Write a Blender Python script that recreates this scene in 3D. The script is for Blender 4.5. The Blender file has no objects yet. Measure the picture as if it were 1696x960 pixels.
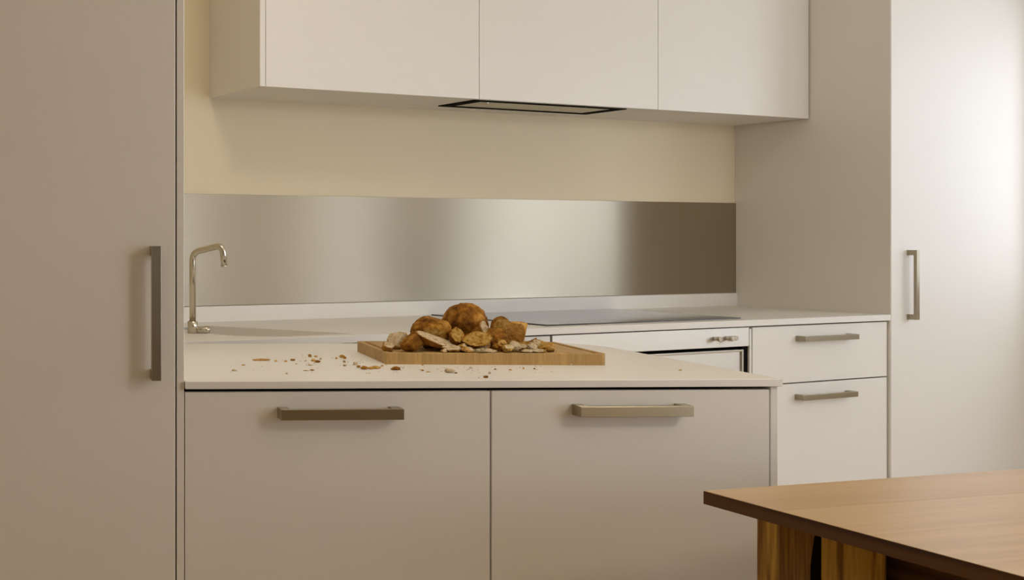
import bpy, bmesh, math, random
from mathutils import Vector, Matrix, noise

# ------------------------------------------------------------------ camera, sky, exposure
S = bpy.context.scene
C = S.collection
FPX, CX, CY = 1845.71, 94.66, 395.61          # focal length and principal point in 1696x960 pixels
ZC = 1.1875                                    # eye height
cam = bpy.data.cameras.new('camera')
cam.sensor_width = 36.0
cam.lens = 36.0 * FPX / 1696.0
cam.shift_x = (848.0 - CX) / 1696.0
cam.shift_y = -(480.0 - CY) / 1696.0
cam.clip_start = 0.05
camo = bpy.data.objects.new('camera', cam)
C.objects.link(camo)
camo.location = (0, 0, ZC)
camo.rotation_euler = (math.pi / 2, 0, 0)
S.camera = camo

SKY = 5.7
w = bpy.data.worlds.new('sky')
S.world = w
w.use_nodes = True
wb = w.node_tree.nodes['Background']
wb.inputs[0].default_value = (0.86, 0.93, 1.04, 1)
wb.inputs[1].default_value = SKY
S.view_settings.view_transform = 'Standard'
S.view_settings.look = 'None'
S.view_settings.gamma = 1.0
S.view_settings.exposure = 0.0
S.view_settings.use_curve_mapping = False
S.cycles.use_denoising = True
S.cycles.max_bounces = 10
S.cycles.diffuse_bounces = 7

# ------------------------------------------------------------------ frames
A_ANG, B_ANG = 0.3804, 0.0343
FA = Matrix.Translation((0.0178, 3.6616, 0)) @ Matrix.Rotation(A_ANG, 4, 'Z')   # x along back wall, y=0 wall, -y into room
FB = Matrix.Translation((0.2575, 2.2489, 0)) @ Matrix.Rotation(B_ANG, 4, 'Z')   # x along peninsula front, +y away from camera
FW = Matrix.Identity(4)
UR, DC, DU, ZU = 3.143, 0.634, 0.325, 1.677
def at(px, py, y):                              # point of the photo at distance y
    return Vector(((px - CX) / FPX * y, y, ZC - (py - CY) / FPX * y))
def on(px, py, z):                              # point of the photo on a level plane
    y = FPX * (ZC - z) / (py - CY)
    return Vector(((px - CX) / FPX * y, y, z))

# ------------------------------------------------------------------ materials
def new_mat(name):
    m = bpy.data.materials.new(name)
    m.use_nodes = True
    return m, m.node_tree, m.node_tree.nodes['Principled BSDF']
def node(nt, t, **kw):
    n = nt.nodes.new(t)
    for k, v in kw.items():
        setattr(n, k, v)
    return n
def plain(name, col, rough=0.5, metal=0.0, bump=0.0, bscale=200, vary=0.03, spec=0.5, vscale=3.0):
    m, nt, b = new_mat(name)
    b.inputs['Roughness'].default_value = rough
    b.inputs['Metallic'].default_value = metal
    b.inputs['Specular IOR Level'].default_value = spec
    tc = node(nt, 'ShaderNodeTexCoord')
    n = node(nt, 'ShaderNodeTexNoise')
    n.inputs['Scale'].default_value = vscale
    n.inputs['Detail'].default_value = 4
    nt.links.new(tc.outputs['Object'], n.inputs['Vector'])
    r = node(nt, 'ShaderNodeMapRange')
    r.inputs[3].default_value = 1 - vary
    r.inputs[4].default_value = 1 + vary
    nt.links.new(n.outputs[0], r.inputs[0])
    mx = node(nt, 'ShaderNodeVectorMath', operation='SCALE')
    mx.inputs[0].default_value = col
    nt.links.new(r.outputs[0], mx.inputs['Scale'])
    nt.links.new(mx.outputs[0], b.inputs['Base Color'])
    if bump:
        n2 = node(nt, 'ShaderNodeTexNoise')
        n2.inputs['Scale'].default_value = bscale
        n2.inputs['Detail'].default_value = 3
        nt.links.new(tc.outputs['Object'], n2.inputs['Vector'])
        bp = node(nt, 'ShaderNodeBump')
        bp.inputs['Strength'].default_value = bump
        bp.inputs['Distance'].default_value = 0.002
        nt.links.new(n2.outputs[0], bp.inputs['Height'])
        nt.links.new(bp.outputs[0], b.inputs['Normal'])
    return m
def wood(name, c1, c2, axis=0, freq=60, stretch=14, rough=0.4, figure=0.5, spec=0.5, vary=0.0):
    m, nt, b = new_mat(name)
    b.inputs['Roughness'].default_value = rough
    b.inputs['Specular IOR Level'].default_value = spec
    tc = node(nt, 'ShaderNodeTexCoord')
    oi = node(nt, 'ShaderNodeObjectInfo')
    add = node(nt, 'ShaderNodeVectorMath', operation='MULTIPLY_ADD')
    nt.links.new(oi.outputs['Random'], add.inputs[0])
    add.inputs[1].default_value = (7, 13, 5)
    nt.links.new(tc.outputs['Object'], add.inputs[2])
    mp = node(nt, 'ShaderNodeMapping')
    sc = [1.0, 1.0, 1.0]
    for ax in (axis if isinstance(axis, tuple) else (axis,)):
        sc[ax] = 1.0 / stretch
    mp.inputs['Scale'].default_value = sc
    nt.links.new(add.outputs[0], mp.inputs['Vector'])
    n1 = node(nt, 'ShaderNodeTexNoise')
    n1.inputs['Scale'].default_value = freq * 2.5
    n1.inputs['Detail'].default_value = 6
    n1.inputs['Roughness'].default_value = 0.6
    nt.links.new(mp.outputs[0], n1.inputs['Vector'])
    n2 = node(nt, 'ShaderNodeTexNoise')
    n2.inputs['Scale'].default_value = freq * 0.22
    n2.inputs['Detail'].default_value = 3
    n2.inputs['Distortion'].default_value = 0.6
    nt.links.new(mp.outputs[0], n2.inputs['Vector'])
    wv = node(nt, 'ShaderNodeMath', operation='MULTIPLY')
    wv.inputs[1].default_value = 26.0
    nt.links.new(n2.outputs[0], wv.inputs[0])
    sn = node(nt, 'ShaderNodeMath', operation='SINE')
    nt.links.new(wv.outputs[0], sn.inputs[0])
    rg = node(nt, 'ShaderNodeMapRange')
    rg.inputs[1].default_value = -1
    nt.links.new(sn.outputs[0], rg.inputs[0])
    mixf = node(nt, 'ShaderNodeMix')
    mixf.inputs[0].default_value = figure
    nt.links.new(n1.outputs[0], mixf.inputs[2])
    nt.links.new(rg.outputs[0], mixf.inputs[3])
    rmp = node(nt, 'ShaderNodeValToRGB')
    rmp.color_ramp.elements[0].position = 0.25
    rmp.color_ramp.elements[1].position = 0.75
    rmp.color_ramp.elements[0].color = (*c1, 1)
    rmp.color_ramp.elements[1].color = (*c2, 1)
    nt.links.new(mixf.outputs[0], rmp.inputs[0])
    out = rmp.outputs[0]
    if vary:
        r = node(nt, 'ShaderNodeMapRange')
        r.inputs[3].default_value = 1 - vary
        r.inputs[4].default_value = 1 + vary
        nt.links.new(oi.outputs['Random'], r.inputs[0])
        vm = node(nt, 'ShaderNodeVectorMath', operation='SCALE')
        nt.links.new(out, vm.inputs[0])
        nt.links.new(r.outputs[0], vm.inputs['Scale'])
        out = vm.outputs[0]
    nt.links.new(out, b.inputs['Base Color'])
    bp = node(nt, 'ShaderNodeBump')
    bp.inputs['Strength'].default_value = 0.12
    bp.inputs['Distance'].default_value = 0.001
    nt.links.new(n1.outputs[0], bp.inputs['Height'])
    nt.links.new(bp.outputs[0], b.inputs['Normal'])
    return m
def brushed(name, col, rough, aniso):           # grain along x of the sheet, from its uv map
    m, nt, b = new_mat(name)
    b.inputs['Metallic'].default_value = 1.0
    b.inputs['Base Color'].default_value = (*col, 1)
    b.inputs['Anisotropic'].default_value = aniso
    tg = node(nt, 'ShaderNodeTangent', direction_type='UV_MAP', uv_map='UVMap')
    nt.links.new(tg.outputs[0], b.inputs['Tangent'])
    tc = node(nt, 'ShaderNodeTexCoord')
    mp = node(nt, 'ShaderNodeMapping')
    mp.inputs['Scale'].default_value = (3, 400, 400)
    nt.links.new(tc.outputs['Object'], mp.inputs['Vector'])
    n = node(nt, 'ShaderNodeTexNoise')
    n.inputs['Scale'].default_value = 1.5
    nt.links.new(mp.outputs[0], n.inputs['Vector'])
    r = node(nt, 'ShaderNodeMapRange')
    r.inputs[3].default_value = rough - 0.006
    r.inputs[4].default_value = rough + 0.006
    nt.links.new(n.outputs[0], r.inputs[0])
    nt.links.new(r.outputs[0], b.inputs['Roughness'])
    return m
def bread_mat(name, cols, scale, bump, bdist):
    m, nt, b = new_mat(name)
    b.inputs['Roughness'].default_value = 0.85
    b.inputs['Specular IOR Level'].default_value = 0.15
    tc = node(nt, 'ShaderNodeTexCoord')
    oi = node(nt, 'ShaderNodeObjectInfo')
    add = node(nt, 'ShaderNodeVectorMath', operation='MULTIPLY_ADD')
    nt.links.new(oi.outputs['Random'], add.inputs[0])
    add.inputs[1].default_value = (3, 5, 7)
    nt.links.new(tc.outputs['Object'], add.inputs[2])
    n = node(nt, 'ShaderNodeTexNoise')
    n.inputs['Scale'].default_value = scale
    n.inputs['Detail'].default_value = 7
    n.inputs['Roughness'].default_value = 0.65
    nt.links.new(add.outputs[0], n.inputs['Vector'])
    rmp = node(nt, 'ShaderNodeValToRGB')
    e = rmp.color_ramp.elements
    e[0].position, e[1].position = 0.33, 0.68
    e[0].color, e[1].color = (*cols[0], 1), (*cols[-1], 1)
    if len(cols) == 3:
        x = e.new(0.5)
        x.color = (*cols[1], 1)
    nt.links.new(n.outputs[0], rmp.inputs[0])
    nt.links.new(rmp.outputs[0], b.inputs['Base Color'])
    n2 = node(nt, 'ShaderNodeTexNoise')
    n2.inputs['Scale'].default_value = scale * 6
    n2.inputs['Detail'].default_value = 4
    nt.links.new(add.outputs[0], n2.inputs['Vector'])
    bp = node(nt, 'ShaderNodeBump')
    bp.inputs['Strength'].default_value = bump
    bp.inputs['Distance'].default_value = bdist
    nt.links.new(n2.outputs[0], bp.inputs['Height'])
    nt.links.new(bp.outputs[0], b.inputs['Normal'])
    return m
M = {}
LAC = (0.735, 0.71, 0.662)
M['lacquer'] = plain('off_white_lacquer', LAC, 0.42, bump=0.05, bscale=900, vary=0.012)
M['counter'] = plain('solid_surface', (0.745, 0.72, 0.675), 0.38, bump=0.0, vary=0.012)
M['recess_shade'] = plain('shaded_recess_grey', (0.53, 0.50, 0.45), 0.45, vary=0.012)  # sloped recess: its shade is put into this darker grey-beige
M['dark_carcass'] = plain('dark_carcass', (0.012, 0.010, 0.008), 0.9, spec=0.05)
M['wall'] = plain('cream_plaster', (0.70, 0.62, 0.45), 0.85, bump=0.08, bscale=120, vary=0.02)
M['room_wall'] = plain('room_plaster', (0.86, 0.78, 0.60), 0.9, bump=0.05, bscale=120)
M['white_wall'] = plain('white_plaster', (0.74, 0.70, 0.62), 0.9, bump=0.05, bscale=120)
M['facade'] = plain('dimming_plaster', (0.29, 0.30, 0.31), 0.9, bump=0.05, bscale=60)  # dark grey of the added wall that dims a window
M['ceiling'] = plain('ceiling_paint', (0.88, 0.83, 0.73), 0.9)
M['fill_lamp_glow'] = plain('fill_lamp_diffuser', (0.9, 0.88, 0.82), 0.5)  # glow of the added ceiling fill lamp
_b = M['fill_lamp_glow'].node_tree.nodes['Principled BSDF']
_b.inputs['Emission Color'].default_value = (1.0, 0.91, 0.79, 1)
_b.inputs['Emission Strength'].default_value = 17.5
M['fill_globe_glow'] = plain('fill_globe', (0.9, 0.88, 0.82), 0.4)  # glow of the added globe fill lamp
_b = M['fill_globe_glow'].node_tree.nodes['Principled BSDF']
_b.inputs['Emission Color'].default_value = (1.0, 0.91, 0.77, 1)
_b.inputs['Emission Strength'].default_value = 20.0
M['nickel'] = brushed('brushed_nickel', (0.40, 0.35, 0.255), 0.31, 0.87)
M['walnut'] = wood('walnut_panelling', (0.07, 0.04, 0.022), (0.13, 0.08, 0.045), 2, 20, 14, 0.5, 0.4)
M['steel_frame'] = plain('steel_trim', (0.62, 0.58, 0.50), 0.32, 1.0, vary=0.02)
M['chrome'] = plain('satin_faucet_steel', (0.62, 0.57, 0.47), 0.22, 1.0, vary=0.02)
M['steel'] = brushed('brushed_steel_sheet', (0.435, 0.385, 0.30), 0.36, 0.95)
M['oven_steel'] = brushed('oven_steel', (0.68, 0.645, 0.58), 0.42, 0.6)
M['black_glass'] = plain('black_ceramic_glass', (0.02, 0.02, 0.018), 0.09, vary=0.0)
M['black_glass'].node_tree.nodes['Principled BSDF'].inputs['IOR'].default_value = 1.8
M['black'] = plain('black_void', (0.008, 0.007, 0.006), 0.9, spec=0.05)
M['hood_glass'] = plain('hood_filter_metal', (0.48, 0.45, 0.36), 0.35, 0.9)
M['table_top'] = wood('oak_table_top', (0.40, 0.235, 0.078), (0.52, 0.335, 0.135), 0, 34, 16, 0.36, 0.30, vary=0.02)
_b = M['table_top'].node_tree.nodes['Principled BSDF']
_b.inputs['Coat Weight'].default_value = 0.55
_b.inputs['Coat Roughness'].default_value = 0.30
M['table_edge'] = wood('oak_table_leg', (0.22, 0.10, 0.013), (0.74, 0.45, 0.075), 2, 75, 16, 0.55, 0.45, 0.3)
M['table_dark'] = wood('dark_table_wood', (0.045, 0.016, 0.004), (0.10, 0.042, 0.010), 1, 30, 10, 0.5, 0.55, 0.3)  # dark rail wood; on the edge strip its tone stands in for shade
M['floor'] = wood('oak_floor', (0.50, 0.39, 0.27), (0.64, 0.51, 0.37), 1, 26, 14, 0.45, 0.35, vary=0.12)
M['board'] = wood('cutting_board_wood', (0.35, 0.205, 0.065), (0.52, 0.335, 0.125), (1, 2), 150, 12, 0.55, 0.15, 0.3, vary=0.10)
M['crust'] = bread_mat('bread_crust', [(0.06, 0.018, 0.002), (0.25, 0.100, 0.010), (0.50, 0.26, 0.048)], 34, 0.7, 0.004)
M['pale_crust'] = bread_mat('pale_bread_crust', [(0.34, 0.145, 0.024), (0.54, 0.30, 0.075), (0.68, 0.45, 0.17)], 40, 0.7, 0.004)
M['crumb'] = bread_mat('bread_crumb', [(0.46, 0.28, 0.10), (0.70, 0.55, 0.33), (0.80, 0.70, 0.54)], 110, 1.0, 0.004)
M['toast'] = bread_mat('toasted_crumb', [(0.24, 0.10, 0.012), (0.50, 0.285, 0.06), (0.66, 0.44, 0.15)], 110, 1.0, 0.004)

def arch_glass():
    m = bpy.data.materials.new('window_glass')
    m.use_nodes = True
    nt = m.node_tree
    nt.nodes.remove(nt.nodes['Principled BSDF'])
    out = nt.nodes['Material Output']
    t = node(nt, 'ShaderNodeBsdfTransparent')
    g = node(nt, 'ShaderNodeBsdfGlossy')
    g.inputs['Roughness'].default_value = 0.02
    mx = node(nt, 'ShaderNodeMixShader')
    mx.inputs[0].default_value = 0.06
    nt.links.new(t.outputs[0], mx.inputs[1])
    nt.links.new(g.outputs[0], mx.inputs[2])
    nt.links.new(mx.outputs[0], out.inputs[0])
    return m
M['glass'] = arch_glass()

# ------------------------------------------------------------------ builders
class MB:
    def __init__(s):
        s.bm = bmesh.new()
    def box(s, x0, x1, y0, y1, z0, z1, bev=0.0, seg=2):
        t = bmesh.new()
        r = bmesh.ops.create_cube(t, size=1.0)
        for v in t.verts:
            v.co = Vector(((x0 + x1) / 2 + v.co.x * (x1 - x0), (y0 + y1) / 2 + v.co.y * (y1 - y0), (z0 + z1) / 2 + v.co.z * (z1 - z0)))
        if bev:
            bmesh.ops.bevel(t, geom=list(t.edges), offset=bev, segments=seg, affect='EDGES', profile=0.5)
        s.join(t)
        return s
    def join(s, t):
        me = bpy.data.meshes.new('tmp')
        t.to_mesh(me)
        t.free()
        s.bm.from_mesh(me)
        bpy.data.meshes.remove(me)
    def prism(s, pts, z0, z1, holes=(), bev=0.0):
        t = bmesh.new()
        loops = [pts] + list(holes)
        for lp in loops:
            vs = [t.verts.new((p[0], p[1], z1)) for p in lp]
            for i in range(len(vs)):
                t.edges.new((vs[i], vs[(i + 1) % len(vs)]))
        if holes:
            bmesh.ops.triangle_fill(t, edges=list(t.edges), use_beauty=True)
            bmesh.ops.dissolve_limit(t, angle_limit=0.01, verts=list(t.verts), edges=[e for e in t.edges if len(e.link_faces) == 2])
        else:
            t.faces.new(list(t.verts))
        top = list(t.faces)
        r = bmesh.ops.extrude_face_region(t, geom=top)
        for g in r['geom']:
            if isinstance(g, bmesh.types.BMVert):
                g.co.z = z0
        bmesh.ops.recalc_face_normals(t, faces=list(t.faces))
        if bev:
            ed = [e for e in t.edges if len(e.link_faces) == 2 and e.calc_face_angle(0) > 0.9 and abs(e.verts[0].co.z - e.verts[1].co.z) < 1e-6]
            bmesh.ops.bevel(t, geom=ed, offset=bev, segments=2, affect='EDGES', profile=0.5)
        s.join(t)
        return s
    def tube(s, pts, rad, n=16, cap=True):
        t = bmesh.new()
        rings = []
        up = Vector((0, 0, 1))
        P = [Vector(p) for p in pts]
        rr = rad if isinstance(rad, (list, tuple)) else [rad] * len(P)
        prev = None
        for i, p in enumerate(P):
            d = (P[min(i + 1, len(P) - 1)] - P[max(i - 1, 0)]).normalized()
            if prev is None:
                a = d.orthogonal().normalized()
            else:
                a = (prev - d * prev.dot(d)).normalized()
            prev = a
            b_ = d.cross(a)
            rings.append([t.verts.new(p + (a * math.cos(2 * math.pi * k / n) + b_ * math.sin(2 * math.pi * k / n)) * rr[i]) for k in range(n)])
        for i in range(len(rings) - 1):
            for k in range(n):
                f = t.faces.new((rings[i][k], rings[i][(k + 1) % n], rings[i + 1][(k + 1) % n], rings[i + 1][k]))
                f.smooth = True
        if cap:
            t.faces.new(rings[0][::-1])
            t.faces.new(rings[-1])
        bmesh.ops.recalc_face_normals(t, faces=list(t.faces))
        s.join(t)
        return s
    def build(s, name, mat, parent=None, frame=None, origin=(0, 0, 0), uv=None):
        me = bpy.data.meshes.new(name)
        o = Vector(origin)
        for v in s.bm.verts:
            v.co -= o
        if uv:
            L = s.bm.loops.layers.uv.new('UVMap')
            i, j = uv
            for f in s.bm.faces:
                for l in f.loops:
                    l[L].uv = (l.vert.co[i], l.vert.co[j])
        s.bm.to_mesh(me)
        s.bm.free()
        me.materials.append(M[mat])
        ob = bpy.data.objects.new(name, me)
        C.objects.link(ob)
        if parent is not None:
            ob.parent = parent
        elif frame is not None:
            ob.matrix_world = frame @ Matrix.Translation(o)
        return ob
class Thing:                                    # an Empty at the thing's base; parts are given in frame coordinates
    def __init__(s, name, label, cat, frame, origin, group=None, kind=None):
        s.o = bpy.data.objects.new(name, None)
        s.o.empty_display_size = 0.05
        C.objects.link(s.o)
        s.o.matrix_world = frame @ Matrix.Translation(origin)
        s.org = Vector(origin)
        if label:
            s.o['label'] = label
        if cat:
            s.o['category'] = cat
        if group:
            s.o['group'] = group
        if kind:
            s.o['kind'] = kind
    def part(s, name, mb, mat, parent=None, label=None, uv=None):
        ob = mb.build(name, mat, parent or s.o, origin=s.org, uv=uv)
        if label:
            ob['label'] = label
        return ob
def tag(o, label=None, cat=None, group=None, kind=None):
    for k, v in (('label', label), ('category', cat), ('group', group), ('kind', kind)):
        if v:
            o[k] = v
    return o
def single(name, mb, mat, frame, origin, label, cat, group=None, uv=None):
    return tag(mb.build(name, mat, None, frame, origin, uv), label, cat, group)
def struct(name, mb, mat, frame, origin=(0, 0, 0)):
    return tag(mb.build(name, mat, None, frame, origin), kind='structure')

# pull handle: square bar on two end posts, standing off the face at y (towards -y)
def pull_h(x0, x1, zc, y, h=0.0215, t=0.012, off=0.036, pw=0.02):
    m = MB()
    m.box(x0, x1, y - off, y - off + t, zc - h / 2, zc + h / 2, 0.0008)
    m.box(x0, x0 + pw, y - off + t - 0.001, y, zc - h / 2, zc + h / 2 + 0.0005, 0.0006)
    m.box(x1 - pw, x1, y - off + t - 0.001, y, zc - h / 2, zc + h / 2 + 0.0005, 0.0006)
    return m
def pull_v(xc, z0, z1, y, h=0.019, t=0.012, off=0.036, pw=0.02):
    m = MB()
    m.box(xc - h / 2, xc + h / 2, y - off, y - off + t, z0, z1, 0.0008)
    m.box(xc - h / 2, xc + h / 2, y - off + t - 0.001, y, z0, z0 + pw, 0.0006)
    m.box(xc - h / 2, xc + h / 2, y - off + t - 0.001, y, z1 - pw, z1, 0.0006)
    return m

# ------------------------------------------------------------------ the room
CEIL = 2.72
UW = 4.06                                       # window wall
VB = 6.1                                       # far end of the room behind the camera
UL = -2.6
struct('floor', MB().box(UL - 0.2, UW + 0.4, -VB - 0.2, 0.2, -0.05, 0.0), 'floor', FA)
struct('ceiling', MB().box(UL - 0.2, UW + 0.4, -VB - 0.2, 0.2, CEIL, CEIL + 0.1), 'ceiling', FA)
struct('wall_back', MB().box(UL - 0.2, UW + 0.4, 0.0, 0.15, 0, CEIL), 'wall', FA)
struct('wall_niche', MB().box(-0.15, -0.005, -0.66, 0, 0, CEIL), 'wall', FA)
# openings: along the wall from, to, sill, head
WINS_R = [(0.82, 2.80, 0.95, 2.10), (3.60, 4.55, 0.6, 2.45)]
WINS_F = [(1.85, 2.80, 0.20, 2.66), (2.96, 3.96, 0.20, 2.66)]
TH = 0.3
FR = FA @ Matrix.Translation((UW, 0, 0)) @ Matrix.Rotation(-math.pi / 2, 4, 'Z')     # x into the room along the wall, y outwards
FF = FA @ Matrix.Translation((0, -VB, 0)) @ Matrix.Rotation(math.pi, 4, 'Z')         # x runs towards -u, y outwards
def window_wall(name, frame, x0, x1, wins, mat, n0, TH=0.3):
    wr = MB()
    prev = x0
    for (a, b, s0, s1) in wins:
        wr.box(prev, a, 0, TH, 0, CEIL)
        wr.box(a, b, 0, TH, 0, s0)
        wr.box(a, b, 0, TH, s1, CEIL)
        prev = b
    wr.box(prev, x1, 0, TH, 0, CEIL)
    struct(name, wr, mat, frame)
    for i, (a, b, s0, s1) in enumerate(wins):
        mid = (a + b) / 2
        t = Thing('window_%d' % (n0 + i), None, None, frame, (mid, 0.2, s0), kind='structure')
        y0, y1, k = TH - 0.09, TH - 0.04, 0.045
        fr = MB()
        fr.box(a, b, y0, y1, s0, s0 + k)
        fr.box(a, b, y0, y1, s1 - k, s1)
        fr.box(a, a + k, y0, y1, s0 + k, s1 - k)
        fr.box(b - k, b, y0, y1, s0 + k, s1 - k)
        fr.box(mid - k / 2, mid + k / 2, y0, y1, s0 + k, s1 - k)
        t.part('window_frame', fr, 'white_wall')
        for (p0, p1) in ((a + k, mid - k / 2), (mid + k / 2, b - k)):
            t.part('pane', MB().box(p0, p1, y0 + 0.02, y0 + 0.026, s0 + k, s1 - k), 'glass')
        L = bpy.data.lights.new('window_portal', 'AREA')
        L.shape = 'RECTANGLE'
        L.size, L.size_y = (b - a), (s1 - s0)
        L.cycles.is_portal = True
        lo = bpy.data.objects.new('window_portal', L)
        C.objects.link(lo)
        lo.matrix_world = frame @ Matrix.Translation((mid, TH + 0.02, (s0 + s1) / 2)) @ Matrix.Rotation(-math.pi / 2, 4, 'X')
window_wall('wall_right', FR, 0.0, VB, WINS_R, 'white_wall', 1, 0.12)
struct('wall_left', MB().box(UL - 0.15, UL, -VB, 0, 0, CEIL), 'room_wall', FA)
struct('window_dimming_wall', MB().box(UW + 2.6, UW + 2.9, -3.7, 1.5, 0, 6.0), 'facade', FA)  # unseen outdoor wall, added to dim daylight through the first right window
window_wall('wall_front', FF, -UW - 0.2, -UL + 0.2, [(-b, -a, c, d) for a, b, c, d in WINS_F][::-1], 'walnut', 3)

# round ceiling lamp, added out of view to brighten the sink end and worktops
LP = (0.18, -1.52)
t = Thing('fill_ceiling_lamp', 'added round white fill lamp on the ceiling over the sink', 'lamp', FA, (LP[0], LP[1], CEIL))
t.part('housing', MB().tube([(LP[0], LP[1], CEIL - 0.05), (LP[0], LP[1], CEIL)], 0.24, 40), 'ceiling')
t.part('diffuser', MB().tube([(LP[0], LP[1], CEIL - 0.072), (LP[0], LP[1], CEIL - 0.066), (LP[0], LP[1], CEIL - 0.0505)], [0.20, 0.225, 0.23], 40), 'fill_lamp_glow')

# globe pendant, added out of view to light peninsula fronts and table
PP = Vector((2.2, 0.7, 2.0))
t = Thing('fill_pendant_lamp', 'added opal globe fill lamp hanging over the wooden table', 'lamp', FW, PP)
b = bmesh.new()
bmesh.ops.create_uvsphere(b, u_segments=32, v_segments=20, radius=0.2)
for v in b.verts:
    v.co += PP
for f in b.faces:
    f.smooth = True
m = MB()
m.join(b)
t.part('globe', m, 'fill_globe_glow')
t.part('collar', MB().tube([PP + Vector((0, 0, 0.19)), PP + Vector((0, 0, 0.235))], 0.045, 20), 'steel_frame')
t.part('cord', MB().tube([PP + Vector((0, 0, 0.23)), Vector((PP.x, PP.y, CEIL - 0.03))], 0.004, 8), 'black')
t.part('canopy', MB().tube([Vector((PP.x, PP.y, CEIL - 0.03)), Vector((PP.x, PP.y, CEIL))], 0.06, 24), 'steel_frame')

# ------------------------------------------------------------------ tall cabinet at the left
DF = 0.008                                      # door face behind the worktop edge
t = Thing('tall_cabinet', 'tall beige cabinet at the left with a dark upright bar handle', 'cabinet', FB, (-0.31, 0.3, 0))
t.part('body', MB().box(-0.62, -0.022, DF + 0.07, 0.6, 0.0, 2.45), 'dark_carcass')
t.part('side_panel', MB().box(-0.0148, 0.0004, DF + 0.001, 0.6, 0.0, 2.45, 0.0015), 'lacquer')
d = t.part('door', MB().box(-0.62, -0.0178, DF, DF + 0.02, 0.08, 2.44, 0.0015), 'lacquer')
t.part('handle', pull_v(-0.0605, 0.905, 1.1735, DF), 'nickel', d, 'dark brushed metal bar handle', uv=(0, 2))

# ------------------------------------------------------------------ peninsula
def base_unit(label, x0, x1, d0, d1, hx0, hx1, hz, first):
    t = Thing('base_cabinet', label, 'cabinet', FB, ((x0 + x1) / 2, 0.35, 0), 'cabinets under the peninsula worktop')
    t.part('body', MB().box(x0, x1, DF + 0.06, 0.56, 0.0, 0.86), 'dark_carcass')
    d = t.part('door', MB().box(d0, d1, DF, DF + 0.016, 0.08, 0.8772, 0.0015), 'lacquer')
    t.part('handle', pull_h(hx0, hx1, hz, DF), 'nickel', d, 'dark brushed metal bar handle', uv=(2, 0))
    return t
base_unit('left peninsula cabinet door beside the tall cabinet, with dark bar handle', 0.002, 0.629, 0.0015, 0.6283, 0.1900, 0.4385, 0.8355, True)
t = base_unit('right peninsula cabinet door nearest the wooden table, with dark bar handle', 0.631, 1.213, 0.6315, 1.2125, 0.7985, 1.0320, 0.8385, False)
t.part('end_panel', MB().box(1.2175, 1.2335, DF + 0.004, 0.56, 0.0, 0.8838, 0.0015), 'lacquer')
rc = 0.13
pts = [(0.0015, 0.0), (1.2354, 0.0)]
for k in range(9):
    q = math.pi / 2 * k / 8
    pts.append((1.2354 - rc + rc * math.cos(q), 0.80 - rc + rc * math.sin(q)))
pts.append((0.0015, 0.81))
single('peninsula_worktop', MB().prism(pts, 0.8842, 0.90, bev=0.0015), 'counter', FB, (0.6, 0.4, 0.8842),
       'thin off-white worktop of the peninsula under the cutting board', 'worktop')

# ------------------------------------------------------------------ back run: worktop with a sloped recess, shade in its colour
T = (0.734, 0.583)
hole = [T, (0.4656, 0.5886), (0.40, 0.56), (0.345, 0.51), (0.318, 0.45), (0.315, 0.25), (0.36, 0.165), (0.464, 0.1435)]
holeA = [(u, -v) for u, v in hole]
wk = single('back_worktop', MB().prism([(0.0, -DC), (UR, -DC), (UR, 0.0), (0.0, 0.0)], 0.8775, 0.90, holes=[holeA], bev=0.0015),
            'counter', FA, (1.6, -0.3, 0.8775), 'long off-white worktop along the back wall under the steel sheet', 'worktop')
cr = Vector((0.464 - T[0], 0.1435 - T[1])).normalized()
nrm = Vector((-cr.y, cr.x))
if nrm.x > 0:
    nrm = -nrm
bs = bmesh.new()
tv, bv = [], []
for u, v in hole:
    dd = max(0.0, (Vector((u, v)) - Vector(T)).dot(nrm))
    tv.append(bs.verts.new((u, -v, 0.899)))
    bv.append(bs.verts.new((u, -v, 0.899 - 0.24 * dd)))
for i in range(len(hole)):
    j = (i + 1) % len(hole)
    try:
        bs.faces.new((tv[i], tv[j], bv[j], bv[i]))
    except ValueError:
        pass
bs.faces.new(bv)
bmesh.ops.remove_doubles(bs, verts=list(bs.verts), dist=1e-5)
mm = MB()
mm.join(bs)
ob = mm.build('sloped_recess', 'recess_shade', wk, origin=(1.6, -0.3, 0.8775))  # recess surface, darker than the worktop in place of shade

single('upstand', MB().box(0.0, UR, -0.012, 0.0, 0.90, 0.9545, 0.001), 'counter', FA, (1.6, 0, 0.90),
       'low off-white upstand strip between the back worktop and the steel sheet', 'upstand')
single('steel_splashback', MB().box(0.0, UR - 0.001, -0.006, 0.0, 0.9565, 1.343, 0.0007), 'steel', FA, (1.6, 0, 0.9565),
       'wide brushed stainless steel splashback sheet on the back wall', 'splashback', uv=(2, 0))
single('cooktop', MB().box(1.49, 2.405, -0.578, -0.02, 0.9, 0.9045, 0.0012), 'black_glass', FA, (1.94, -0.3, 0.9),
       'flat black glass cooktop let into the back worktop above the oven', 'cooktop')

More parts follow.
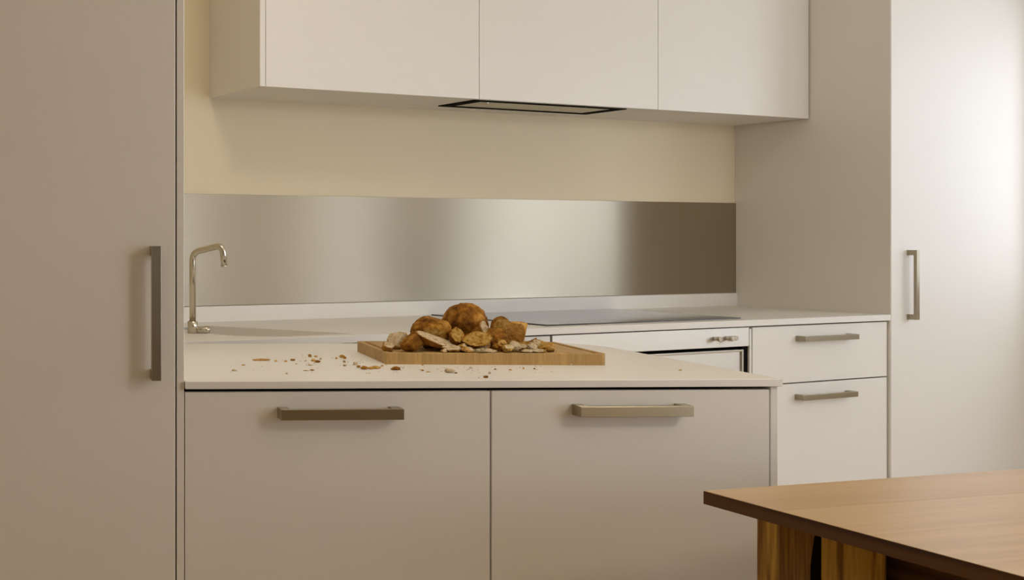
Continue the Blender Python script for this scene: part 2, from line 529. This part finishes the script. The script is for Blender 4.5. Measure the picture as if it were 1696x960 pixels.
# faucet
fp = on(319, 551.5, 0.9)
t = Thing('kitchen_faucet', 'satin steel kitchen faucet with angled tube spout beside the tall cabinet', 'faucet', FW, fp)
Y = fp.y
m = MB().tube([fp, fp + Vector((0, 0, 0.036)), fp + Vector((0, 0, 0.0365))], [0.0155, 0.0155, 0.0145], 24)
t.part('base', m, 'chrome')
def rounded(pts, r, n=8):
    out = [Vector(pts[0])]
    for i in range(1, len(pts) - 1):
        p0, p1, p2 = Vector(pts[i - 1]), Vector(pts[i]), Vector(pts[i + 1])
        a, b = p1 + (p0 - p1).normalized() * r, p1 + (p2 - p1).normalized() * r
        for k in range(n + 1):
            q = k / n
            out.append(a * (1 - q) ** 2 + p1 * 2 * q * (1 - q) + b * q * q)
    out.append(Vector(pts[-1]))
    return out
Ye = Y - 0.06
e0 = fp + Vector((0.0, 0, 0.030))
e1 = at(317.5, 417.5, Y)
e1.x = fp.x
e2 = at(369, 405.5, Ye)
e3 = at(371.5, 441.5, Ye)
t.part('spout', MB().tube(rounded([e0, e1, e2, e3], 0.026), 0.0098, 18), 'chrome')
t.part('nozzle', MB().tube([e3 + (e2 - e3).normalized() * 0.004, e3 - (e2 - e3).normalized() * 0.001], 0.0102, 18), 'steel_frame')
l0 = fp + Vector((0.008, 0, 0.010))
l1 = fp + Vector((0.052, -0.008, 0.011))
m = MB().tube([l0, l0.lerp(l1, 0.3), l0.lerp(l1, 0.75), l1], [0.0085, 0.0105, 0.0115, 0.0095], 18)
t.part('lever', m, 'chrome')

# ------------------------------------------------------------------ back run: base units
FV = -(DC - 0.010)                              # front face of fronts (y in FA)
t = Thing('base_cabinet', 'low white cabinet behind the cutting board, left of the oven', 'cabinet', FA, (0.9, -0.3, 0), )
t.part('body', MB().box(0.12, 1.455, FV + 0.05, -0.02, 0.0, 0.80), 'dark_carcass')
for (a, b) in ((0.122, 0.808), (0.812, 1.458)):
    t.part('door', MB().box(a, b, FV, FV + 0.02, 0.08, 0.8725, 0.0015), 'lacquer')

t = Thing('oven', 'built-in steel oven with small round knobs under the cooktop', 'oven', FA, (1.93, -0.3, 0))
t.part('body', MB().box(1.463, 2.388, FV + 0.07, -0.03, 0.02, 0.86), 'black')
t.part('control_panel', MB().box(1.4665, 2.3835, FV - 0.001, FV + 0.028, 0.8065, 0.8735, 0.0015), 'oven_steel', uv=(2, 0))
dr = MB()
x0, x1, z0, z1 = 1.492, 2.3545, 0.27, 0.7955
lip = 0.007
dr.box(x0, x1, FV + 0.004, FV + 0.026, z0, z1 - 0.0)
t.part('side_trim', MB().box(2.3565, 2.3878, FV + 0.008, FV + 0.069, 0.10, 0.8050), 'black')
od = t.part('oven_door', dr, 'oven_steel', uv=(2, 0))
fr = MB()
fr.box(x0, x1, FV - 0.002, FV + 0.004, z1 - lip, z1, 0.001)
fr.box(x0, x1, FV - 0.002, FV + 0.004, z0, z0 + lip, 0.001)
fr.box(x0, x0 + lip, FV - 0.002, FV + 0.004, z0 + lip, z1 - lip, 0.001)
fr.box(x1 - lip, x1, FV - 0.002, FV + 0.004, z0 + lip, z1 - lip, 0.001)
t.part('door_frame', fr, 'steel_frame', od)
for (u, r, dep) in ((2.208, 0.0085, 0.026), (2.268, 0.0090, 0.028), (2.2985, 0.0085, 0.018)):
    p = Vector((u, FV, 0.8385))
    t.part('knob', MB().tube([p, p + Vector((0, -dep * 0.55, 0)), p + Vector((0, -dep, 0)), p + Vector((0, -dep - 0.001, 0))], [r * 0.85, r * 0.95, r, r * 0.85], 20), 'steel_frame')

t = Thing('drawer_cabinet', 'white two-drawer cabinet between the oven and the tall right cabinet', 'cabinet', FA, (2.77, -0.3, 0))
t.part('body', MB().box(2.402, 3.130, FV + 0.045, -0.03, 0.0, 0.84), 'dark_carcass')
t.part('side_panel', MB().box(2.3885, 2.3985, FV + 0.001, -0.03, 0.0, 0.868, 0.001), 'lacquer')
for (z0, z1, hz, ha, hb) in ((0.6655, 0.8725, 0.8255, 2.6280, 2.9225), (0.10, 0.6610, 0.6130, 2.6215, 2.9165)):
    d = t.part('drawer', MB().box(2.4025, 3.137, FV, FV + 0.02, z0, z1, 0.0015), 'lacquer')
    t.part('handle', pull_h(ha, hb, hz, FV, h=0.019), 'nickel', d, 'pale brushed metal bar handle', uv=(2, 0))

t = Thing('tall_cabinet', 'tall white cabinet at the right with an upright bar handle', 'cabinet', FA, (3.55, -0.3, 0))
t.part('side_panel', MB().box(UR, UR + 0.004, -DC + 0.001, 0.0, 0.0, 2.45, 0.0008), 'lacquer')
t.part('body', MB().box(UR + 0.0045, 3.98, -DC + 0.05, 0.0, 0.0, 2.45), 'dark_carcass')
d = t.part('door', MB().box(UR + 0.0015, 3.9705, -DC - 0.001, -DC + 0.019, 0.08, 2.44, 0.0012), 'lacquer')
t.part('handle', pull_v(3.2440, 0.8795, 1.1455, -DC - 0.001, h=0.017), 'nickel', d, 'pale brushed metal bar handle', uv=(0, 2))
t.part('filler_strip', MB().box(3.9750, UW - 0.001, -DC + 0.002, -DC + 0.02, 0.0, 2.45, 0.001), 'lacquer')

# ------------------------------------------------------------------ wall cabinets and hood
EDG = [0.5705, 1.4400, 2.2980, UR - 0.0045]
LBL = ['left wall cabinet with a blank white door and exposed end panel', 'middle white wall cabinet directly above the dark range hood', 'right white wall cabinet touching the tall right cabinet']
for i in range(3):
    a, b = EDG[i], EDG[i + 1]
    t = Thing('wall_cabinet', LBL[i], 'cabinet', FA, ((a + b) / 2, -0.15, ZU), 'row of handleless wall cabinets')
    if i == 1:
        m = MB()
        m.box(a + 0.001, b - 0.001, -DU + 0.021, 0, ZU + 0.05, 2.45)
        m.box(a + 0.001, 1.4395, -DU + 0.021, 0, ZU, ZU + 0.05)
        m.box(2.1600, b - 0.001, -DU + 0.021, 0, ZU, ZU + 0.05)
        m.box(1.4395, 2.16, -0.115, 0, ZU, ZU + 0.05)
        m.box(1.4395, 2.16, -DU + 0.021, -0.306, ZU, ZU + 0.05)
    else:
        m = MB().box(a + 0.001, b - 0.001, -DU + 0.021, 0, ZU, 2.45)
    t.part('body', m, 'lacquer')
    t.part('door', MB().box(a + 0.0012, b - 0.0012, -DU, -DU + 0.02, ZU - 0.001, 2.45, 0.0012), 'lacquer')
    if i == 0:
        t.part('end_panel', MB().box(0.5494, a - 0.0006, -DU, 0, ZU - 0.001, 2.45, 0.0012), 'lacquer')

t = Thing('range_hood', 'dark rimmed range hood recessed under the middle wall cabinet', 'hood', FA, (1.80, -0.21, ZU))
h0, h1, y0, y1 = 1.44, 2.1595, -0.305, -0.116
rim = 0.026
m = MB()
m.box(h0, h1, y1 - 0.022, y1, ZU - 0.004, ZU + 0.03)
m.box(h0, h1, y0, y0 + 0.02, ZU - 0.004, ZU + 0.03)
m.box(h0, h0 + 0.045, y0 + 0.02, y1 - 0.022, ZU - 0.004, ZU + 0.03)
m.box(h1 - 0.045, h1, y0 + 0.02, y1 - 0.022, ZU - 0.004, ZU + 0.03)
t.part('rim', m, 'black')
t.part('filter_panel', MB().box(h0 + 0.046, h1 - 0.046, y0 + 0.021, y1 - 0.023, ZU - 0.002, ZU + 0.02, 0.001), 'hood_glass')
p = Vector((1.525, -0.262, ZU - 0.006))
t.part('lamp', MB().tube([p + Vector((0, 0, 0.01)), p, p - Vector((0, 0, 0.003))], [0.013, 0.013, 0.009], 18), 'steel_frame')

# ------------------------------------------------------------------ wooden table
TA = math.radians(14.5)
FT = Matrix.Translation((1.1503, 1.9836, 0)) @ Matrix.Rotation(TA, 4, 'Z')      # x along far edge, -y towards camera
t = Thing('wooden_table', 'honey-coloured wooden table in the right foreground', 'table', FT, (0.5, -0.9, 0))
TW, TL, TT, TZ = 0.86, 1.85, 0.0235, 0.74
n = 12
pw = TL / n
for k in range(n):
    t.part('plank', MB().box(0.0012, TW, -pw * (k + 1) + 0.0001, -pw * k - 0.0001, TZ - TT, TZ, 0.0003 if k else 0.0012), 'table_top')
t.part('edge_shade', MB().box(0.0, 0.0012, -TL, -0.0002, TZ - TT, TZ - 0.0008), 'table_dark', label='dark strip standing in for shade on the left edge')  # thin added strip; shade of the left side is put into its colour
def leg_plank(xs0, xs1, y0, y1, z0, z1, edge=None):
    b = bmesh.new()
    N = 8
    rows = []
    for i in range(N + 1):
        z = z0 + (z1 - z0) * i / N
        r = xs1 if edge is None else edge(z)
        l = xs0
        rows.append([b.verts.new(p) for p in ((l, y0, z), (r, y0, z), (r, y1, z), (l, y1, z))])
    for i in range(N):
        for k in range(4):
            b.faces.new((rows[i][k], rows[i][(k + 1) % 4], rows[i + 1][(k + 1) % 4], rows[i + 1][k]))
    b.faces.new(rows[0][::-1])
    b.faces.new(rows[-1])
    bmesh.ops.recalc_face_normals(b, faces=list(b.faces))
    m = MB()
    m.join(b)
    return m
zt = TZ - TT
for (ya, yb) in ((-0.10, -0.055), (-TL + 0.055, -TL + 0.10)):
    t.part('leg_plank', leg_plank(0.060, 0.138, ya, yb, 0, zt, lambda z: 0.141 - 0.016 * min(1, max(0, (zt - z) / 0.09)) ** 1.6 - 0.02 * max(0, (zt - z - 0.09))), 'table_edge')
    t.part('crack_filler', leg_plank(0.1160, 0.1518, ya + 0.0025, yb - 0.0025, 0, zt), 'black')
    t.part('leg_plank', leg_plank(0.1515, 0.292, ya, yb, 0, zt), 'table_edge')
    t.part('leg_plank', leg_plank(0.57, 0.80, ya, yb, 0, zt), 'table_edge')
t.part('cross_rail', MB().box(0.13, 0.79, -0.054, -0.03, 0.52, zt - 0.001, 0.002), 'table_dark')
t.part('rail', MB().box(0.335, 0.365, -TL + 0.1, -0.056, 0.52, zt - 0.001, 0.002), 'table_dark')
t.part('rail', MB().box(0.495, 0.525, -TL + 0.1, -0.056, 0.52, zt - 0.001, 0.002), 'table_dark')

# ------------------------------------------------------------------ cutting board of glued staves
BE = -0.045
bo = on(639, 603, 0.9)
BW, BD, BT = 0.497, 0.295, 0.0265
FC = Matrix.Translation(bo) @ Matrix.Rotation(BE, 4, 'Z')
t = Thing('cutting_board', 'light wooden cutting board with a juice groove lying on the peninsula', 'board', FC, (0, 0, 0))
RAD = 0.012
rnd = random.Random(4)
cuts = [0.0]
while cuts[-1] < BW - 0.045:
    cuts.append(cuts[-1] + rnd.uniform(0.022, 0.042))
cuts[-1] = BW
def inset(x):
    r = 0.0
    if x < 0.004:
        r = 0.004 - math.sqrt(max(0, 0.004 ** 2 - (0.004 - x) ** 2))
    if x > BW - RAD:
        dx = x - (BW - RAD)
        r = RAD - math.sqrt(max(0, RAD ** 2 - dx ** 2))
    return r
G0, G1, GD = 0.011, 0.022, 0.006
for i in range(len(cuts) - 1):
    a, b = cuts[i], cuts[i + 1]
    xs = {a, b}
    for q in (0.0005, 0.0015, 0.004, G0, G0 + 0.002, G1 - 0.002, G1):
        for z in (q, BW - q):
            if a < z < b:
                xs.add(z)
    for k in range(7):
        z = BW - RAD + RAD * math.sin(k / 6 * math.pi / 2)
        if a < z < b:
            xs.add(z)
    xs = sorted(xs)
    ys = [0, 0.001, G0, G0 + 0.002, G1 - 0.002, G1, BD / 2, BD - G1, BD - G1 + 0.002, BD - G0 - 0.002, BD - G0, BD - 0.001, BD]
    bm = bmesh.new()
    top, bot = [], []
    for x in xs:
        ii = inset(x)
        ct, cb = [], []
        for y in ys:
            yy = min(max(y, ii), BD - ii)
            d = min(x, BW - x, y, BD - y)
            z = BT
            if G0 + 0.001 < d < G1 - 0.001:
                z -= GD
            if d < 0.0005:
                z -= 0.0012
            ct.append(bm.verts.new((x, yy, z)))
            cb.append(bm.verts.new((x, yy, 0.0)))
        top.append(ct)
        bot.append(cb)
    def q4(*v):
        try:
            bm.faces.new(v)
        except ValueError:
            pass
    for c in range(len(xs) - 1):
        for r in range(len(ys) - 1):
            q4(top[c][r], top[c + 1][r], top[c + 1][r + 1], top[c][r + 1])
            q4(bot[c][r], bot[c][r + 1], bot[c + 1][r + 1], bot[c + 1][r])
        q4(bot[c][0], bot[c + 1][0], top[c + 1][0], top[c][0])
        q4(bot[c + 1][-1], bot[c][-1], top[c][-1], top[c + 1][-1])
    for c in (0, len(xs) - 1):
        for r in range(len(ys) - 1):
            q4(bot[c][r], top[c][r], top[c][r + 1], bot[c][r + 1])
    bmesh.ops.remove_doubles(bm, verts=list(bm.verts), dist=1e-6)
    bmesh.ops.recalc_face_normals(bm, faces=list(bm.faces))
    mm = MB()
    mm.join(bm)
    t.part('stave', mm, 'board')
ZB = 0.9 + BT

# ------------------------------------------------------------------ bread
def chunk(name, label, px, y, size, cuts=(), rot=(0, 0, 0), seed=0, z0=ZB, amp=0.06, sub=4, mats=('crust', 'crumb'), group='torn bread on the cutting board', cat='bread', ridge=0.0, sink=0.0015, top=None, nf=1.6, facets=0, taper=0.0):
    """size = half axes; cuts = planes (normal, distance as a fraction of the body), whose faces show the crumb."""
    bm = bmesh.new()
    bmesh.ops.create_icosphere(bm, subdivisions=sub, radius=1.0)
    R = Matrix.Rotation(rot[2], 3, 'Z') @ Matrix.Rotation(rot[1], 3, 'Y') @ Matrix.Rotation(rot[0], 3, 'X')
    sz = Vector(size)
    off = Vector((seed * 3.17, seed * 1.73, seed * 0.91))
    kind = {}
    cl = [(Vector(n).normalized(), d, k) for n, d, k in cuts]
    rf = random.Random(seed * 7 + 1)
    for _ in range(facets):
        n = Vector((rf.gauss(0, 1), rf.gauss(0, 1), rf.gauss(0, 0.8)))
        cl.append((n.normalized(), rf.uniform(0.70, 0.93), 0))
    for v in bm.verts:
        dr = v.co.normalized()
        r = 1.0 + amp * noise.noise(dr * nf + off) + amp * 0.45 * noise.noise(dr * nf * 3.1 + off) + amp * 0.16 * noise.noise(dr * nf * 9 + off)
        if ridge:
            r += ridge * max(0.0, 1 - abs(dr.x * 0.9 + 0.25 * dr.y + 0.1 * noise.noise(dr * 3 + off) - 0.15) * 9) * (dr.z > -0.2)
        k = 0
        wob = 1 + 0.06 * noise.noise(dr * 4.3 + off)
        for n, d, kk in cl:
            d = d * wob
            q = n.dot(dr)
            if q > 1e-4 and d / q < r:
                r = d / q
                k = kk
        if k:
            r *= 1 + 0.035 * noise.noise(dr * 7 + off) + 0.028 * noise.noise(dr * 19 + off)
        kind[v] = k
        p = dr * r
        v.co = R @ Vector((p.x * sz.x, p.y * sz.y, p.z * sz.z))
    zmin = min(v.co.z for v in bm.verts)
    for v in bm.verts:
        v.co.z -= zmin
        if v.co.z < sink:
            v.co.z = sink
        v.co.z -= sink
    zmax = max(v.co.z for v in bm.verts)
    if top is not None:                         # scale to the height seen in the photo
        hh = (ZC - (top - CY) / FPX * y) - z0
        for v in bm.verts:
            v.co.z *= hh / zmax
    zm = max(v.co.z for v in bm.verts)
    if taper:                                   # narrows towards the top
        for v in bm.verts:
            q = 1 - taper * (v.co.z / zm) ** 1.5
            v.co.x *= q
            v.co.y *= q
    for f in bm.faces:
        ks = [kind[v] for v in f.verts]
        f.material_index = 1 if sum(1 for k in ks if k) >= 2 else 0
        f.smooth = True
    def islands(idx):
        left = set(f for f in bm.faces if f.material_index == idx)
        out = []
        while left:
            st = [left.pop()]
            isl = list(st)
            while st:
                f = st.pop()
                for e in f.edges:
                    for g in e.link_faces:
                        if g in left:
                            left.discard(g)
                            st.append(g)
                            isl.append(g)
            out.append(isl)
        return sorted(out, key=len, reverse=True)
    for idx in (1, 0):                          # specks too small to stand alone join their surroundings
        for isl in islands(idx):
            if len(isl) < 120:
                for f in isl:
                    f.material_index = 1 - idx
    X = (px - CX) / FPX * y
    loc = Vector((X, y, z0))
    def sub_mesh(isl, nm, mat):
        me = bpy.data.meshes.new(nm)
        vid, vs, fs = {}, [], []
        for f in isl:
            q = []
            for v in f.verts:
                if v not in vid:
                    vid[v] = len(vs)
                    vs.append(v.co.copy())
                q.append(vid[v])
            fs.append(q)
        me.from_pydata(vs, [], fs)
        me.polygons.foreach_set('use_smooth', [True] * len(fs))
        me.materials.append(M[mat])
        o = bpy.data.objects.new(nm, me)
        C.objects.link(o)
        return o
    i0, i1 = islands(0), islands(1)
    todo = [(x, 'crust_patch', mats[0]) for x in i0] + [(x, 'crumb_face', mats[1]) for x in i1]
    a = sub_mesh(todo[0][0], name, todo[0][2])
    a.location = loc
    for x, nm, mt in todo[1:]:
        sub_mesh(x, nm, mt).parent = a
    bm.free()
    tag(a, label, cat, group)
    return a
r90 = math.pi / 2
chunk('bread_loaf', 'round brown loaf at the top of the bread pile, whole', 770, 2.715, (0.0545, 0.052, 0.056), seed=3, sub=5, amp=0.09, top=501, rot=(0, 0.1, 0.4))
chunk('bread_loaf', 'half brown loaf with a ridge, left of the tall round loaf', 714, 2.665, (0.050, 0.045, 0.045), seed=8, sub=5, amp=0.09, ridge=0.09, facets=2, top=523, rot=(0, 0.1, 0.5),
      cuts=[((-0.62, -0.8, -0.22), 0.84, 1)], mats=('crust', 'toast'))
chunk('bread_piece', 'pointed brown crust wedge at the front left of the board', 682.5, 2.580, (0.031, 0.028, 0.044), seed=5, sub=5, amp=0.1, facets=4, ridge=0.16, taper=0.42, top=547, rot=(0.15, 0.15, 0.2),
      cuts=[((-0.9, 0.1, 0.55), 0.45, 1), ((0.75, -0.2, 0.75), 0.62, 0)], mats=('crust', 'crust'))
chunk('bread_piece', 'pale crumb chunk at the far left of the bread pile', 659, 2.645, (0.030, 0.022, 0.034), seed=7, sub=5, amp=0.2, facets=5, top=549,
      cuts=[((-0.6, -0.8, 0.35), 0.42, 1), ((0.2, -0.9, 0.3), 0.5, 1)], rot=(0, 0.3, 0.1), mats=('pale_crust', 'crumb'))
chunk('bread_piece', 'small torn crust flake at the left end of the board', 643, 2.60, (0.015, 0.013, 0.010), seed=11, sub=4, amp=0.25, top=566,
      cuts=[((0.1, -0.5, 0.9), 0.35, 1)], mats=('crust', 'crumb'), rot=(0, -0.2, 0.5))
chunk('bread_slice', 'bread slice with white cut face leaning down to the right', 722, 2.605, (0.055, 0.034, 0.026), seed=2, sub=5, amp=0.04, top=548,
      cuts=[((0.12, -0.30, 0.95), 0.22, 1), ((0, 0, -1), 0.75, 0)], rot=(0.10, 0.42, -0.12))
chunk('bread_piece', 'torn yellowish crust piece right of the ridged half loaf', 757, 2.615, (0.021, 0.017, 0.029), seed=21, sub=5, amp=0.3, facets=6, top=541,
      cuts=[((0.2, -0.75, 0.65), 0.4, 1)], mats=('crust', 'toast'), rot=(0.1, -0.3, 0.3))
chunk('bread_slice', 'toasted bread slice lying tilted in front of the round loaf', 790, 2.600, (0.036, 0.026, 0.013), seed=14, sub=5, amp=0.12, facets=5, z0=ZB + 0.012, top=549,
      cuts=[((0.0, -0.25, 0.97), 0.28, 1), ((0, 0, -1), 0.4, 0)], rot=(0.62, -0.22, 0.1), mats=('crust', 'toast'))
chunk('bread_piece', 'dark crust lump between the round loaf and the white crumb tip', 791, 2.665, (0.021, 0.022, 0.034), seed=31, sub=4, amp=0.1, facets=4, top=540, rot=(0, 0.3, 0))
chunk('bread_piece', 'small white crumb shard on top of the dark crust', 804, 2.645, (0.0155, 0.009, 0.011), seed=33, sub=4, amp=0.15, z0=ZB + 0.032, top=531,
      cuts=[((-0.1, -0.9, 0.5), 0.3, 1), ((0.5, 0, 0.8), 0.5, 1)], rot=(0, 0.55, 0), mats=('pale_crust', 'crumb'))
chunk('bread_piece', 'dark brown crust chunk right of the toasted slice', 823, 2.630, (0.036, 0.027, 0.034), seed=17, sub=5, amp=0.1, facets=3, top=543,
      cuts=[((-0.15, -0.35, 0.92), 0.52, 0), ((0.85, -0.3, 0.5), 0.62, 1), ((-0.85, -0.2, 0.5), 0.6, 1)], mats=('crust', 'crust'), rot=(0.05, 0.1, 0.1))
chunk('bread_piece', 'rounded brown crust cap behind the pale block of bread', 830, 2.715, (0.027, 0.024, 0.050), seed=19, sub=5, amp=0.05, top=523,
      cuts=[((-0.1, -0.95, 0.2), 0.6, 1)], mats=('crust', 'toast'))
chunk('bread_piece', 'upright pale tan block of bread at the right of the pile', 857, 2.655, (0.0225, 0.022, 0.042), seed=23, sub=5, amp=0.05, top=532,
      cuts=[((0, 0, 1), 0.74, 0), ((-0.55, -0.85, 0.0), 0.62, 1), ((0.85, -0.35, 0.0), 0.72, 0), ((-0.8, 0.5, 0), 0.8, 0)], mats=('pale_crust', 'pale_crust'), rot=(0.1, 0.08, 0), taper=-0.18)
# torn crumb along the front of the board
ROW = [
 (752, 2.575, (0.030, 0.014, 0.011), 571, ('crust', 'crumb'), 'long torn crust strip with white crumb along the front edge'),
 (777, 2.565, (0.017, 0.012, 0.010), 573, ('pale_crust', 'crumb'), 'pale torn crumb below the toasted slice'),
 (802, 2.600, (0.016, 0.013, 0.012), 567, ('pale_crust', 'crumb'), 'tan crumb lump tucked under the toasted slice'),
 (808, 2.563, (0.030, 0.011, 0.008), 576, ('crumb', 'crumb'), 'flat white crumb strip at the front middle of the board'),
 (823, 2.595, (0.013, 0.012, 0.011), 567, ('crust', 'crust'), 'little dark crust lump below the brown chunk'),
 (835, 2.590, (0.015, 0.013, 0.017), 562, ('pale_crust', 'crumb'), 'tan crumb lump below the upright pale block'),
 (841, 2.563, (0.018, 0.012, 0.013), 570, ('toast', 'crumb'), 'yellow crumb cube at the front edge of the board'),
 (854, 2.575, (0.013, 0.012, 0.017), 564, ('crumb', 'crumb'), 'white fluffy crumb right of the yellow crumb cube'),
 (867, 2.585, (0.013, 0.012, 0.012), 568, ('toast', 'crumb'), 'small yellow crumb right of the white fluffy crumb'),
 (872, 2.61, (0.015, 0.012, 0.014), 564, ('crust', 'toast'), 'brown crumb left of the crusty heap'),
 (882, 2.575, (0.012, 0.011, 0.013), 566, ('crumb', 'crumb'), 'white crumb in the middle of the right heap'),
 (884, 2.615, (0.013, 0.012, 0.018), 559, ('crust', 'toast'), 'topmost brown crust bit of the right heap'),
 (897, 2.605, (0.012, 0.012, 0.015), 562, ('crust', 'toast'), 'brown crust bit at the right top of the heap'),
 (903, 2.580, (0.021, 0.014, 0.016), 566, ('pale_crust', 'toast'), 'rightmost large brown crust crumb on the board'),
 (893, 2.562, (0.016, 0.011, 0.008), 577, ('toast', 'crumb'), 'flat crumb flake in front of the rightmost crust'),
 (873, 2.560, (0.016, 0.010, 0.007), 578, ('crumb', 'crumb'), 'flat white crumb flake at the front edge, right part'),
 (888, 2.590, (0.011, 0.010, 0.014), 562, ('crumb', 'crumb'), 'white ragged crumb behind the middle of the right heap'),
 (912, 2.572, (0.010, 0.009, 0.010), 573, ('crust', 'toast'), 'small dark crust bit at the far right end of the heap'),
 (861, 2.600, (0.012, 0.011, 0.012), 566, ('crust', 'crust'), 'dark crust bit under the right side of the pale block'),
 (767, 2.590, (0.014, 0.011, 0.011), 568, ('pale_crust', 'crumb'), 'tan torn bit left of the toasted slice'),
 (735, 2.560, (0.007, 0.006, 0.007), 578, ('pale_crust', 'crumb'), 'tiny tan crust chip leaning at the front edge'),
]
for i, (px, y, sz, top, mt, lab) in enumerate(ROW):
    rr = random.Random(100 + i)
    chunk('bread_scrap', lab, px, y, sz, seed=40 + i, sub=4, amp=0.45, nf=3.2, facets=5, top=top, mats=mt, group='small bread scraps on the board', cat='bread scrap',
          cuts=[((rr.uniform(-0.6, 0.6), -0.6, rr.uniform(0.3, 0.9)), 0.5, 1)], rot=(0, rr.uniform(-0.3, 0.3), rr.uniform(-0.6, 0.6)))

# crumbs on the worktop
def crumb(px, py, w, h, mat, label, seed, z=0.9, group='bread crumbs on the worktop', flat=0.7):
    p = on(px, py, z)
    bm = bmesh.new()
    bmesh.ops.create_icosphere(bm, subdivisions=2, radius=1.0)
    off = Vector((seed * 1.3, seed * 0.7, seed))
    k = p.y / FPX
    for v in bm.verts:
        d = v.co.normalized()
        r = 1 + 0.5 * noise.noise(d * 2.2 + off) + 0.25 * noise.noise(d * 5 + off)
        v.co = Vector((d.x * r * w * k / 2, d.y * r * w * k / 2 * flat, max(0.0, (d.z * r + 0.7) * h * k / 1.7)))
    for f in bm.faces:
        f.smooth = True
    me = bpy.data.meshes.new('bread_crumb')
    bm.to_mesh(me)
    bm.free()
    me.materials.append(M[mat])
    o = bpy.data.objects.new('bread_crumb', me)
    C.objects.link(o)
    o.location = p
    tag(o, label, 'crumb', group)
    return o
CL = [(433, 597, 31, 3.5, 'pale_crust', 'long thin crust sliver lying at the left of the worktop', 0.12),
 (403, 605, 6, 2, 'pale_crust', 'tiny tan crumb just left of the long crust sliver', 0.6),
 (388, 614, 8, 3, 'crumb', 'pale crumb farthest left on the worktop', 0.6),
 (656, 612.5, 17, 6, 'crust', 'brown crust crumb in front of the left corner of the board', 0.4),
 (745, 617, 17, 7, 'crumb', 'large pale crumb flake in front of the board', 0.5),
 (805, 625.5, 8, 4, 'crust', 'brown crumb nearest the front edge of the worktop', 0.6),
 (603, 611.5, 11, 6.5, 'crust', 'brown crumb at the left end of the crumb row beside the board', 0.6),
 (622, 610.5, 17, 5, 'pale_crust', 'long tan crumb at the right end of the crumb row beside the board', 0.4),
 (1127, 613.5, 5, 2.5, 'crumb', 'single white crumb far to the right of the board', 0.6)]
for i, (px, py, w_, h_, mt, lab, fl) in enumerate(CL):
    crumb(px, py, w_, h_, mt, lab, 200 + i, flat=fl)
SM = [(457, 598.5, 5, 3), (473, 599, 5, 3), (485, 597, 9, 3), (491, 603, 4, 2), (475, 619, 4, 2.5), (506, 598, 4, 2), (513, 591, 6, 5), (523, 591, 6, 3), (519, 598, 7, 4), (526, 600, 8, 4), (531, 595, 5, 3), (514, 605, 9, 2), (507, 614, 9, 2), (517, 613.5, 7, 2.5),
      (557, 594, 4, 3), (566, 592, 8, 5), (571, 594, 5, 4), (570, 600, 5, 4), (571, 606, 6, 3), (588, 604, 8, 5), (594, 608.5, 7, 4), (614, 611, 10, 4), (633, 606.5, 4, 2.5), (601, 579, 3, 2), (608, 586.5, 3, 2), (614, 590, 9, 2.5), (640, 604.5, 4, 2), (700, 605, 3, 3),
      (700, 614, 5, 2.5), (709, 616, 6, 1.5), (755, 618, 5, 2), (780, 610, 5, 3.5), (811, 619, 5, 4), (793, 626, 3, 1.5), (820, 612, 4, 2), (845, 613, 5, 2), (867, 611, 3, 3), (885, 611, 4, 2), (946, 604.5, 5, 2.5), (612, 618, 4, 1.5)]
mts = ['pale_crust', 'crumb', 'toast', 'crust', 'crumb', 'pale_crust', 'crumb']
for i, (px, py, w_, h_) in enumerate(SM):
    lab = ('scattered tiny crumbs on the worktop left of the board' if px < 640 else 'scattered tiny crumbs on the worktop in front of the board')
    crumb(px, py, w_, h_, mts[(i * 5) % 7], lab, 300 + i, group='tiny crumbs left of the board' if px < 640 else 'tiny crumbs in front of the board')
# crumb dust nobody could count
rd = random.Random(9)
def dust(name, label, pts, z, frame_pt):
    bm = bmesh.new()
    for (px, py) in pts:
        p = on(px, py, z) - frame_pt
        s = rd.uniform(0.0005, 0.0014)
        g = bmesh.ops.create_icosphere(bm, subdivisions=1, radius=1.0)
        for v in g['verts']:
            v.co = p + Vector((v.co.x * s * rd.uniform(0.8, 1.6), v.co.y * s * 1.2, max(0, v.co.z + 0.6) * s * 0.8))
    me = bpy.data.meshes.new(name)
    bm.to_mesh(me)
    bm.free()
    me.materials.append(M['crumb'])
    o = bpy.data.objects.new(name, me)
    C.objects.link(o)
    o.location = frame_pt
    tag(o, label, 'crumbs', None, 'stuff')
pp = [(rd.gauss(520, 10), rd.gauss(598, 6)) for _ in range(35)] + [(rd.gauss(600, 25), rd.gauss(603, 6)) for _ in range(35)] + [(rd.uniform(650, 920), rd.uniform(606, 618)) for _ in range(70)] + [(rd.uniform(380, 500), rd.uniform(590, 618)) for _ in range(12)]
pp = [q for q in pp if not (q[0] > 610 and q[1] < 605.5)]
dust('crumb_dust', 'fine crumb dust sprinkled around the board on the worktop', pp, 0.9, on(640, 610, 0.9))
pb = [(rd.uniform(660, 925), rd.uniform(577, 584.5)) for _ in range(90)]
dust('crumb_dust', 'fine crumb dust on the cutting board in front of the bread', pb, ZB, on(790, 581, ZB))
